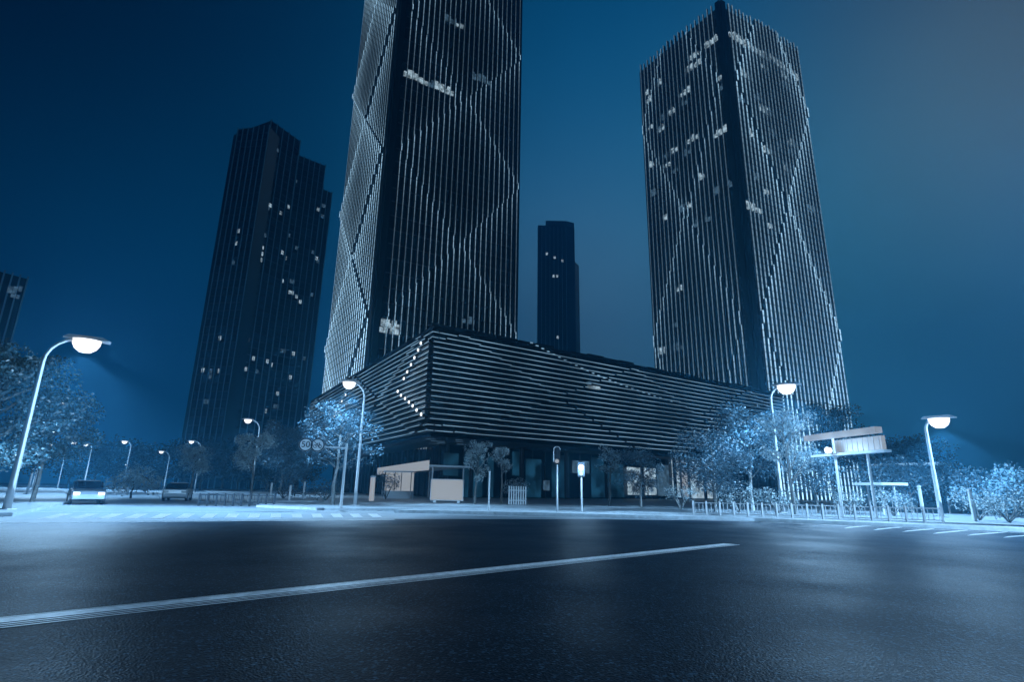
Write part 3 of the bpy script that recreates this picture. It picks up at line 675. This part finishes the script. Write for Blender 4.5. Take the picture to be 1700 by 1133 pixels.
# (kind builder parameters are in real metres worked out from the size seen and the distance)
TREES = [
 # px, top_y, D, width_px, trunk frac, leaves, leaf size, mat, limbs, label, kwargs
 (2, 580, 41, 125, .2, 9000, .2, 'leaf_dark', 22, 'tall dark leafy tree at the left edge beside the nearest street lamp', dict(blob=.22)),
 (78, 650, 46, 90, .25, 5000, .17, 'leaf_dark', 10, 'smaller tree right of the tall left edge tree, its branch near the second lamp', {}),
 (322, 742, 62, 44, .42, 1500, .2, 'leaf_lit', 8, 'small lit round tree before the foot of the stepped tower', {}),
 (425, 716, 58, 48, .36, 1900, .2, 'leaf_lit', 8, 'small lit tree with open crown under the lamp before the stepped tower', {}),
 (222, 778, 60, 72, .5, 1300, .18, 'leaf_lit', 9, 'low drooping tree under the bright lamp on the left', dict(droop=.9)),
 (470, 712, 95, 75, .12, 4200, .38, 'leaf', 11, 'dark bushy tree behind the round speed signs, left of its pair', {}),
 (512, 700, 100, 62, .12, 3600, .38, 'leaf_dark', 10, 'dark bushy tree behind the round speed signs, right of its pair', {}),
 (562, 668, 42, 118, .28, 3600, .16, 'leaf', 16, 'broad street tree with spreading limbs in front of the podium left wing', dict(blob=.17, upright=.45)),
 (790, 735, 50, 46, .25, 1300, .14, 'leaf_lit', 11, 'slim sparse tree with lit leaves right of the lit billboard', dict(upright=1.1, blob=.2)),
 (834, 742, 52, 34, .4, 700, .14, 'leaf_lit', 8, 'thin young tree with lit leaves beside the bare signpost', dict(upright=1.0, blob=.2)),
 (1010, 738, 52, 50, .45, 900, .15, 'leaf_lit', 9, 'thin spreading tree right of the traffic signal', dict(blob=.18)),
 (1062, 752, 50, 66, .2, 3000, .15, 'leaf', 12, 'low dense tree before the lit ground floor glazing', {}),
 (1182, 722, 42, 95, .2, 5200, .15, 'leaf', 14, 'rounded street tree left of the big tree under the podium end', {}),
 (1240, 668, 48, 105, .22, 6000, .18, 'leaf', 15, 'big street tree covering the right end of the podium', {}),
 (1308, 688, 42, 80, .22, 2600, .14, 'leaf_lit', 16, 'lit sparse tree with bare twigs right under the bright lamp', dict(upright=1.0, blob=.2)),
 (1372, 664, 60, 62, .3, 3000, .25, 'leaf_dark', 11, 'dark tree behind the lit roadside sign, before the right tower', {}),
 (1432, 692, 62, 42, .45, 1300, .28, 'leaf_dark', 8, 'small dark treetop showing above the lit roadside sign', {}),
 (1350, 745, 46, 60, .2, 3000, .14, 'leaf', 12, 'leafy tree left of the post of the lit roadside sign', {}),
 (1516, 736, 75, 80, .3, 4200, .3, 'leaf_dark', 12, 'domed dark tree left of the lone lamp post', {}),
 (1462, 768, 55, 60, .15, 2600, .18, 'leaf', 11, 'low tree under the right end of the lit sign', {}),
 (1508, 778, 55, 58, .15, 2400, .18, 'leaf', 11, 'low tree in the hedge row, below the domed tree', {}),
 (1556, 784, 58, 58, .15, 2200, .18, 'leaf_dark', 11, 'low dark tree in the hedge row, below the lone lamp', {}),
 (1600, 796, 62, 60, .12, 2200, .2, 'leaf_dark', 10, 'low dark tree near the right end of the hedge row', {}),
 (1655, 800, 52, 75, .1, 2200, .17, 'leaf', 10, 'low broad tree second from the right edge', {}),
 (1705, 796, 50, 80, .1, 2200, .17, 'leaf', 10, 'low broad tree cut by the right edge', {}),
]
TM = {'leaf': M_LEAF, 'leaf_dark': M_LEAFD, 'leaf_lit': M_LEAFL}
def px2m(D, px=1): return D * 1.02 / FPX * px
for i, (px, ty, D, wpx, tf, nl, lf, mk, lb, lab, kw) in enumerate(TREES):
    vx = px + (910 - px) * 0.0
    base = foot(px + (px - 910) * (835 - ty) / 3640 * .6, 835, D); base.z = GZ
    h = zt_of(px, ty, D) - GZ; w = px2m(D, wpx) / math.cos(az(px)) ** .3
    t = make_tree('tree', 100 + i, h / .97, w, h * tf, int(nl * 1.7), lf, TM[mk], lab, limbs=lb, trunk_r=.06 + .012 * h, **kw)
    t.location = base; t.rotation_euler.z = i * 1.3
# distant tree line on the left, one tree copied
far = make_tree('tree', 300, 11, 12, 1.5, 1700, .7, M_LEAFD, 'distant dark tree low on the left horizon, right under the stepped tower', limbs=10, trunk_r=.3, blob=.3)
spots = [(330, 170), (150, 190), (185, 205), (228, 195), (262, 180), (300, 200), (365, 165), (392, 175), (110, 200), (440, 160)]
labs = ['distant dark tree on the left horizon right under the stepped tower', 'distant dark tree under the pair of close lamps', 'distant dark tree between the lamp pair and the bright lamp', 'distant dark tree right of the bright lamp above the drooping tree', 'distant dark tree behind the pale curved lamp pole',
        'distant dark tree left of the small round tree', 'distant dark tree right of the small round tree', 'distant dark tree left of the lit open crown tree', 'distant dark tree next to the branch of the left tree', 'distant dark tree behind the lit open crown tree']
for k, (px, D) in enumerate(spots):
    loc = foot(px, 825, D); loc.z = 0; s = (zt_of(px, 742 + 6 * math.sin(k * 2.3), D)) / 11
    if k == 0: far.location = loc; far.scale = (s, s, s); far['label'] = labs[0]; far['group'] = 'distant trees on the left horizon'
    else: copy_tree(far, loc, k * 1.7, (s * 1.1, s * 1.1, s), labs[k], 'distant trees on the left horizon')
# shrubs
def make_shrub(seed, h, w, n, leaf, m, label):
    rnd = random.Random(seed); t = thing('shrub', (0, 0, 0), label, 'shrub'); sb = MB(); cs = []
    for j in range(7):
        a = j * 2.4; e = Vector((math.cos(a) * w * .33, math.sin(a) * w * .33, h * rnd.uniform(.4, .85))); sb.tube([Vector((0, 0, 0)), e * .5 + Vector((0, 0, .1)), e], [.04, .03, .01], 5); cs.append((e, w * .24))
    sb.build('stem', M_BARK, t); v, fc = leaf_cloud(rnd, cs, n, w, leaf, .9); cb = MB(); cb.v = v; cb.f = fc; cb.build('foliage', m, t); return t
SH = [(640, 783, 64, 40, 900, .16, M_LEAF, 'shrub at the left end of the white canopy'), (855, 792, 58, 40, 800, .13, M_LEAFL, 'lit shrub behind the short picket fence'),
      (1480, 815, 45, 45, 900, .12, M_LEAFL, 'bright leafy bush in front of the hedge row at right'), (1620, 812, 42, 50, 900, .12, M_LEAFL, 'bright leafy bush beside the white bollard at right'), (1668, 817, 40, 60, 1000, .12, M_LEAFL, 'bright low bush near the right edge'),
      (1410, 812, 45, 40, 800, .12, M_LEAFL, 'bright bush at the foot of the lit sign'), (1130, 800, 46, 45, 900, .12, M_LEAFL, 'bright bush before the lit doorway of the podium'), (1225, 806, 43, 60, 1100, .12, M_LEAFL, 'bright bush under the big street tree'), (1290, 808, 43, 50, 1000, .12, M_LEAFL, 'bright bush under the lit sparse tree'),
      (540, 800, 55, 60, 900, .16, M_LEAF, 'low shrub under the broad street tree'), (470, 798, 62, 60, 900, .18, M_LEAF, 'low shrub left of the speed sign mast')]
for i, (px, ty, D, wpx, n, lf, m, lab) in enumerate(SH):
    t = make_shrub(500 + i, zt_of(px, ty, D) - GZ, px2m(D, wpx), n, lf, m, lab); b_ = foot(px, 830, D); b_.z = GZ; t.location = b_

# ------------------------------------------------------------------ signs, signals, street furniture
RX = Vector((1, 0, 0)); FY = Vector((0, -1, 0))
def face_dir(p): return Vector((-p.x, -p.y, 0)).normalized()
# traffic signal
D = 33.6; p = ground(925, 855); p.z = 0; n_ = face_dir(p); rt = Vector((-n_.y, n_.x, 0))
S = thing('traffic_signal', p, 'traffic signal with three lenses on a thin post before the podium', 'traffic light')
zt = zt_of(925, 742, D); zb = zt_of(925, 772, D)
MB().tube([p, p + Vector((0, 0, .8)), p + Vector((0, 0, zb))], [.07, .055, .055], 10).build('post', M_POLE, S, smooth=True)
MB().bx((p.x, p.y, 0), .35, .35, .16).build('base_plate', M_KERB, S)
wS = .20
hd = MB(); ring = []
for k in range(24):
    a_ = 2 * math.pi * k / 24; ring.append((math.cos(a_) * wS, (math.sin(a_) * wS + ((zt - zb) / 2 - wS) * (1 if math.sin(a_) >= 0 else -1)) + (zt + zb) / 2))
for off in (-.1, .12): hd.v += [p + n_ * off + rt * x + Vector((0, 0, z)) for x, z in ring]
hd.f += [tuple(range(24))[::-1], tuple(range(24, 48))] + [(k, (k + 1) % 24, 24 + (k + 1) % 24, 24 + k) for k in range(24)]
H_ = hd.build('signal_head', M_BLACK, S)
rb = MB()
for k in range(24):
    (x0, z0), (x1, z1) = ring[k], ring[(k + 1) % 24]
    if z0 > zb + .3: rb.tube([p + n_ * .13 + rt * x0 + Vector((0, 0, z0)), p + n_ * .13 + rt * x1 + Vector((0, 0, z1))], .018, 5)
rb.build('rim', M_POLE, H_)
for k in range(3):
    zc = zb + .2 + k * (zt - zb - .4) / 2; MB().disc(p + n_ * .122 + Vector((0, 0, zc)), n_, .12, .03, 18).build('lens', M_PANEL if k == 0 else M_DARK, H_)
# lit pedestrian signal
D = 33.6; p = ground(966, 856); p.z = 0; n_ = face_dir(p); rt = Vector((-n_.y, n_.x, 0)); z1 = zt_of(966, 768, D); z0 = zt_of(966, 792, D)
S = thing('pedestrian_signal', p, 'glowing pedestrian signal box on a thin white post right of the traffic signal', 'traffic light')
MB().tube([p, p + Vector((0, 0, z0))], .05, 10).build('post', M_WHITE, S); MB().bx((p.x, p.y, 0), .3, .3, .15).build('base_plate', M_KERB, S)
MB().box(p - rt * .2 - n_ * .1 + Vector((0, 0, z0)), rt * .4, n_ * .2, (0, 0, z1 - z0)).build('signal_box', M_DARK, S)
MB().disc(p + n_ * .103 + Vector((0, 0, (z0 + z1) / 2 + .12)), n_, .17, .04, 18).build('lens', M_LAMP, S); MB().disc(p + n_ * .103 + Vector((0, 0, (z0 + z1) / 2 - .26)), n_, .12, .04, 18).build('lens', M_WIN, S)
light(S, p + n_ * .5 + Vector((0, 0, (z0 + z1) / 2)), 320, .1)
# bare sign post
p = ground(811, 853); p.z = 0
S = thing('signpost', p, 'thin bare white signpost with small cap right of the lit billboard', 'post')
MB().tube([p, p + Vector((0, 0, zt_of(811, 785, 34)))], [.05, .045], 8).build('post', M_WHITE, S); MB().bx((p.x, p.y, 0), .3, .3, .14).build('base_plate', M_KERB, S)
MB().bx((p.x, p.y, zt_of(811, 785, 34) + .001), .14, .1, .06).build('cap', M_WHITE, S)
# billboard
D = 52.0; pc = foot(741, 834, D); n_ = (face_dir(pc) + Vector((-.12, 0, 0))).normalized(); rt = Vector((-n_.y, n_.x, 0)); wd = px2m(D, 52); z0 = zt_of(741, 832, D); z1 = zt_of(741, 796, D); z0 = max(z0, GZ + .16)
S = thing('billboard', (pc.x, pc.y, GZ), 'blank white glowing billboard box standing before the podium corner', 'billboard')
MB().box(pc - rt * wd / 2 + Vector((0, 0, z0)) - n_ * .3, rt * wd, n_ * .3, (0, 0, z1 - z0)).build('frame', M_POLE, S)
MB().box(pc - rt * (wd / 2 - .07) + Vector((0, 0, z0 + .07)) + n_ * .003, rt * (wd - .14), n_ * .03, (0, 0, z1 - z0 - .14)).build('screen', M_PANEL, S)
for s_ in (-.36, .36): MB().box(pc + rt * (wd * s_ - .12) + Vector((0, 0, GZ)) - n_ * .27, rt * .24, n_ * .24, (0, 0, z0 - GZ - .001)).build('leg', M_WHITE, S)
# pillar lit white left of the canopy
def pillar(px, y0, y1, D, r, label, m=M_WHITE, nm='bollard', grp=None):
    p = foot(px, y1, D); p.z = GZ; h = zt_of(px, y0, D) - GZ; t = thing(nm, p, label, nm, grp)
    MB().tube([p, p + Vector((0, 0, h * .92))], [r, r * .94], 12).build('shaft', m, t); MB().tube([p + Vector((0, 0, h * .921)), p + Vector((0, 0, h * .97)), p + Vector((0, 0, h))], [r * 1.15, r * 1.1, r * .4], 12).build('cap', M_POLE, t); return t
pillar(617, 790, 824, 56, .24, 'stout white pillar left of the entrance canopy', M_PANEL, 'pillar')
for px, y0, D, lab in [(448, 802, 60, 'white bollard under the lit open crown tree'), (503, 800, 58, 'white bollard below the round speed signs'), (480, 806, 55, 'thin pale bollard left of the speed sign mast'), (1529, 806, 46, 'white bollard in front of the hedge row'), (1612, 812, 40, 'white bollard near the right edge'), (1557, 814, 48, 'short white bollard between the two taller ones at right')]:
    pillar(px, y0, 830, D, .10, lab, M_WHITE, 'bollard', 'white bollards along the pavement')
# speed sign mast
D = 36.5; p = foot(567, 830, D); p.z = GZ; n_ = face_dir(p); rt = Vector((-n_.y, n_.x, 0)); rt = rt if rt.x > 0 else -rt; za = zt_of(567, 748, D)
S = thing('sign_mast', p, 'mast arm carrying two round signs, fifty and no cycling', 'road sign')
MB().tube([p, p + Vector((0, 0, za + .3))], [.09, .07], 10).build('post', M_POLE, S)
MB().tube([p + Vector((0, 0, za)), p - rt * px2m(D, 66) + Vector((0, 0, za + .05))], [.05, .04], 8).build('arm', M_POLE, S)
M_LET = M_BLACK; R_ = .42
for k, off in enumerate((px2m(D, 59), px2m(D, 42))):
    c = p - rt * off + n_ * .12 + Vector((0, 0, za + .12)); sg = MB().disc(c, n_, R_, .03, 28).build('sign_disc', M_WHITE, S)
    MB().disc(c + n_ * .032, n_, R_ * .98, .012, 28, r0=R_ * .80).build('border', M_DARK, sg)
    if k == 0:
        cu = bpy.data.curves.new('digits', 'FONT'); cu.body = '50'; cu.size = .52; cu.align_x = 'CENTER'; cu.align_y = 'CENTER'; cu.extrude = .008; cu.materials.append(M_BLACK)
        tmp = bpy.data.objects.new('digits', cu); COL.objects.link(tmp); bpy.context.view_layer.update()
        me = bpy.data.meshes.new_from_object(tmp.evaluated_get(bpy.context.evaluated_depsgraph_get())); bpy.data.objects.remove(tmp)
        o = bpy.data.objects.new('digits', me); COL.objects.link(o); o.parent = sg
        mx = Matrix((rt, Vector((0, 0, 1)), n_)).transposed().to_4x4(); o.matrix_local = Matrix.Translation(c + n_ * .045 - root_loc(sg)) @ mx
        if not me.materials: me.materials.append(M_BLACK)
    else:
        b = MB(); z_ = Vector((0, 0, 1)); cc = c + n_ * .036
        for s_ in (-.15, .15): b.disc(cc + rt * s_ - z_ * .08, n_, .11, .01, 16, r0=.08)
        for a_, b2 in (((-.15, -.08), (-.03, .1)), ((-.03, .1), (.12, .1)), ((.15, -.08), (.1, .17)), ((-.03, .1), (.02, -.08)), ((.02, -.08), (.12, .1)), ((-.28, .28), (.28, -.28))):
            b.tube([cc + rt * a_[0] + z_ * a_[1], cc + rt * b2[0] + z_ * b2[1]], .016, 5)
        b.build('cycle_symbol', M_BLACK, sg)

# lit roadside sign (gantry) at right
D = 40.0; p = foot(1391, 838, D); p.z = GZ; e_ = foot(1484, 838, 37.0); dgs = Vector((e_.x - p.x, e_.y - p.y, 0)); Lg = dgs.length; dgs.normalize(); nn_ = Vector((dgs.y, -dgs.x, 0)); nn_ = nn_ if nn_.dot(-p) > 0 else -nn_
G = thing('lit_sign', p, 'large lit signboard with overhanging light bar on posts at right', 'sign')
zT = zt_of(1440, 722, D); zM = zt_of(1440, 736, D); zL = zt_of(1440, 760, D)
for t_ in (0.0, .62): MB().tube([p + dgs * Lg * t_ - nn_ * .25, p + dgs * Lg * t_ - nn_ * .25 + Vector((0, 0, zT - .05 if t_ == 0 else zL))], .08, 10).build('post', M_WHITE, G)
MB().box(p - dgs * 1.7 + Vector((0, 0, zT - .34)), dgs * (Lg + 1.7), nn_ * .45, (0, 0, .34)).build('light_bar', M_SIGN, G)
sgp = MB().box(p + dgs * Lg * .14 + Vector((0, 0, zL + .12)) - nn_ * .1, dgs * Lg * .86, nn_ * .25, (0, 0, zM - zL - .10)).build('sign_panel', M_SIGN, G)
MB().box(p - dgs * 1.2 + Vector((0, 0, zL - .06)) + nn_ * .0, dgs * (Lg + 1.6), nn_ * .5, (0, 0, .14)).build('sill', M_WHITE, G)
b = MB()
for k in range(9): b.box(p + dgs * Lg * (.14 + .86 * (k + .5) / 9) + nn_ * .153 + Vector((0, 0, zL + .12)), dgs * .02, nn_ * .015, (0, 0, zM - zL - .16))
b.build('seams', M_POLE, G)
lc = p + dgs * Lg * .2 + nn_ * .7 + Vector((0, 0, zL + .25)); fl = MB().tube([lc, lc + nn_ * .25], [.16, .2], 12).build('floodlight', M_LAMP, G); light(fl, lc + nn_ * .8, 900, .15)
# shelters at right
for (x0, x1, y, D, lab) in [(1455, 1572, 771, 60, 'long low shelter roof behind the hedge row at right'), (1420, 1468, 803, 48, 'small flat shelter roof below the lit sign')]:
    a_ = foot(x0, 830, D); c = foot(x1, 830, D - 2); a_.z = c.z = GZ; z = zt_of((x0 + x1) / 2, y, D); S = thing('shelter', a_, lab, 'shelter'); dd = c - a_; ddn = dd.normalized(); sd = Vector((-ddn.y, ddn.x, 0))
    MB().box(a_ + Vector((0, 0, z - .15 - GZ)), dd, sd * 2.0, (0, 0, .18)).build('roof', M_WHITE, S)
    for t_ in (.06, .5, .94): MB().tube([a_ + dd * t_ + sd * 1.0, a_ + dd * t_ + sd * 1.0 + Vector((0, 0, z - .16 - GZ))], .07, 8).build('post', M_WHITE, S)
# short picket fence by the lit shrub
p = foot(845, 830, 50); p.z = GZ; S = thing('picket_fence', p, 'short pale picket fence in front of the podium glazing', 'fence')
b = MB(); wd = px2m(50, 26); zt = zt_of(855, 808, 50) - GZ
for k in range(8): b.bx((p.x + wd * k / 7, p.y, GZ), .1, .05, zt)
b.build("pickets", M_WHITE, S)
for k in (.75, .2): MB().bx((p.x + wd / 2, p.y + .05, GZ + zt * k), wd, .04, .08).build('rail', M_WHITE, S)
# road railing along the left carriageway
def railing(a_, c, n, label, h=.8, m=None):
    M_POLE = m or MATS['galvanised']
    a_ = Vector((a_[0], a_[1], 0)); c = Vector((c[0], c[1], 0)); S = thing('railing', a_, label, 'railing'); d = c - a_; dn = d.normalized()
    for z in (.25, h): MB().tube([a_ + Vector((0, 0, z)), c + Vector((0, 0, z))], .03, 6).build('rail', M_POLE, S)
    for k in range(n + 1): MB().bx(a_ + d * k / n, .09, .09, h + .1).build('post', M_POLE, S)
    b = MB(); m = int(d.length / .22)
    for k in range(m): b.bx(a_ + d * (k + .5) / m + Vector((0, 0, .27)), .025, .025, h - .3)
    b.build('balusters', M_POLE, S)
railing(fD(330, 42), fD(455, 41.5), 9, 'low dark road railing left of the round speed signs', .7, M_DARK)
railing(fD(1150, 35.3), fD(1560, 35.6), 16, 'long pale road railing in front of the trees at right')

# ------------------------------------------------------------------ cars
def make_car(p, rot, label, m, heads=False):
    t = thing('parked_car' if not heads else 'car', p, label, 'car'); X = Vector((math.cos(rot), math.sin(rot), 0)); Y = Vector((-X.y, X.x, 0)); Z = Vector((0, 0, 1)); p = Vector(p)
    def loft(prof, ws, nm, mt, par):                    # side profile lofted across the width
        b = MB(); n = len(prof)
        for yy, k in ws: b.v += [p + X * (x * (1 if abs(yy) < .99 else k)) + Y * yy * .88 + Z * (z0 + (z - z0) * k) for x, z in prof for z0 in (.55,)]
        for q in range(len(ws) - 1):
            for j in range(n): b.f.append((q * n + j, q * n + (j + 1) % n, (q + 1) * n + (j + 1) % n, (q + 1) * n + j))
        b.f.append(tuple(range(n))[::-1]); b.f.append(tuple(range((len(ws) - 1) * n, len(ws) * n))); o = b.build(nm, mt, par, smooth=False); return o
    body = [(-2.2, .35), (-2.25, .6), (-2.2, .88), (-1.9, .95), (-1.0, .98), (1.0, .95), (1.9, .82), (2.2, .62), (2.22, .35), (1.7, .22), (-1.7, .22)]
    cabin = [(-1.75, .95), (-1.2, 1.36), (-.7, 1.45), (.2, 1.43), (.95, .96)]
    loft(body, [(-1, .94), (-.9, 1), (.9, 1), (1, .94)], 'body', m, t)
    gl = loft(cabin, [(-.86, .93), (-.7, 1), (.7, 1), (.86, .93)], 'cabin', M_GLASS, t)
    MB().box(p + X * -.95 - Y * .6 + Z * 1.452, X * 1.1, Y * 1.2, (0, 0, .03)).build('roof', m, t)
    for x in (-1.35, 1.35):
        for s in (-1, 1):
            c = p + X * x + Y * s * .82 + Z * .32; w_ = MB().disc(c - Y * .1, Y, .32, .2, 20).build('wheel', M_BLACK, t); MB().disc(c + Y * (s * .1 + (0.002 if s > 0 else -.022)), Y, .19, .02, 14).build('rim', M_POLE, w_)
    for s in (-.62, .62):
        h = MB().box(p + X * 2.16 + Y * (s - .17) + Z * .6, X * .06, Y * .34, (0, 0, .16)).build('headlight', M_LAMP if heads else M_WHITE, t)
        MB().box(p - X * 2.27 + Y * (s - .17) + Z * .66, X * .06, Y * .34, (0, 0, .16)).build('tail_light', M_WIND, t)
        if heads: light(h, p + X * 2.7 + Y * s + Z * .7, 260, .1)
    return t
c = foot(293, 838, 56); make_car((c.x, c.y, 0), math.atan2(c.y, c.x) - .12, 'pale saloon car stopped behind the curved lamp pole on the left', mat('car_paint', (.35, .4, .43), .3, .3))
c = foot(140, 838, 46); make_car((c.x, c.y, 0), math.atan2(-c.y, -c.x) + .06, 'assumed oncoming car with bright headlights on the left road', mat('car_dark', (.08, .1, .12), .3, .3), True)  # car assumed from a patch of headlight glow

# ------------------------------------------------------------------ night haze
hz = MB().box((-700, -60, -2), (1400, 0, 0), (0, 900, 0), (0, 0, 262)); ho = hz.build('haze', M_GROUND); ho['kind'] = 'stuff'
hm = bpy.data.materials.new('night_haze'); hm.use_nodes = True; t = hm.node_tree; t.nodes.clear(); pv = t.nodes.new('ShaderNodeVolumePrincipled'); oo = t.nodes.new('ShaderNodeOutputMaterial')
pv.inputs['Color'].default_value = (.14, .60, 1, 1); pv.inputs['Density'].default_value = .0012; pv.inputs['Anisotropy'].default_value = .8
t.links.new(pv.outputs[0], oo.inputs['Volume']); ho.data.materials.clear(); ho.data.materials.append(hm)
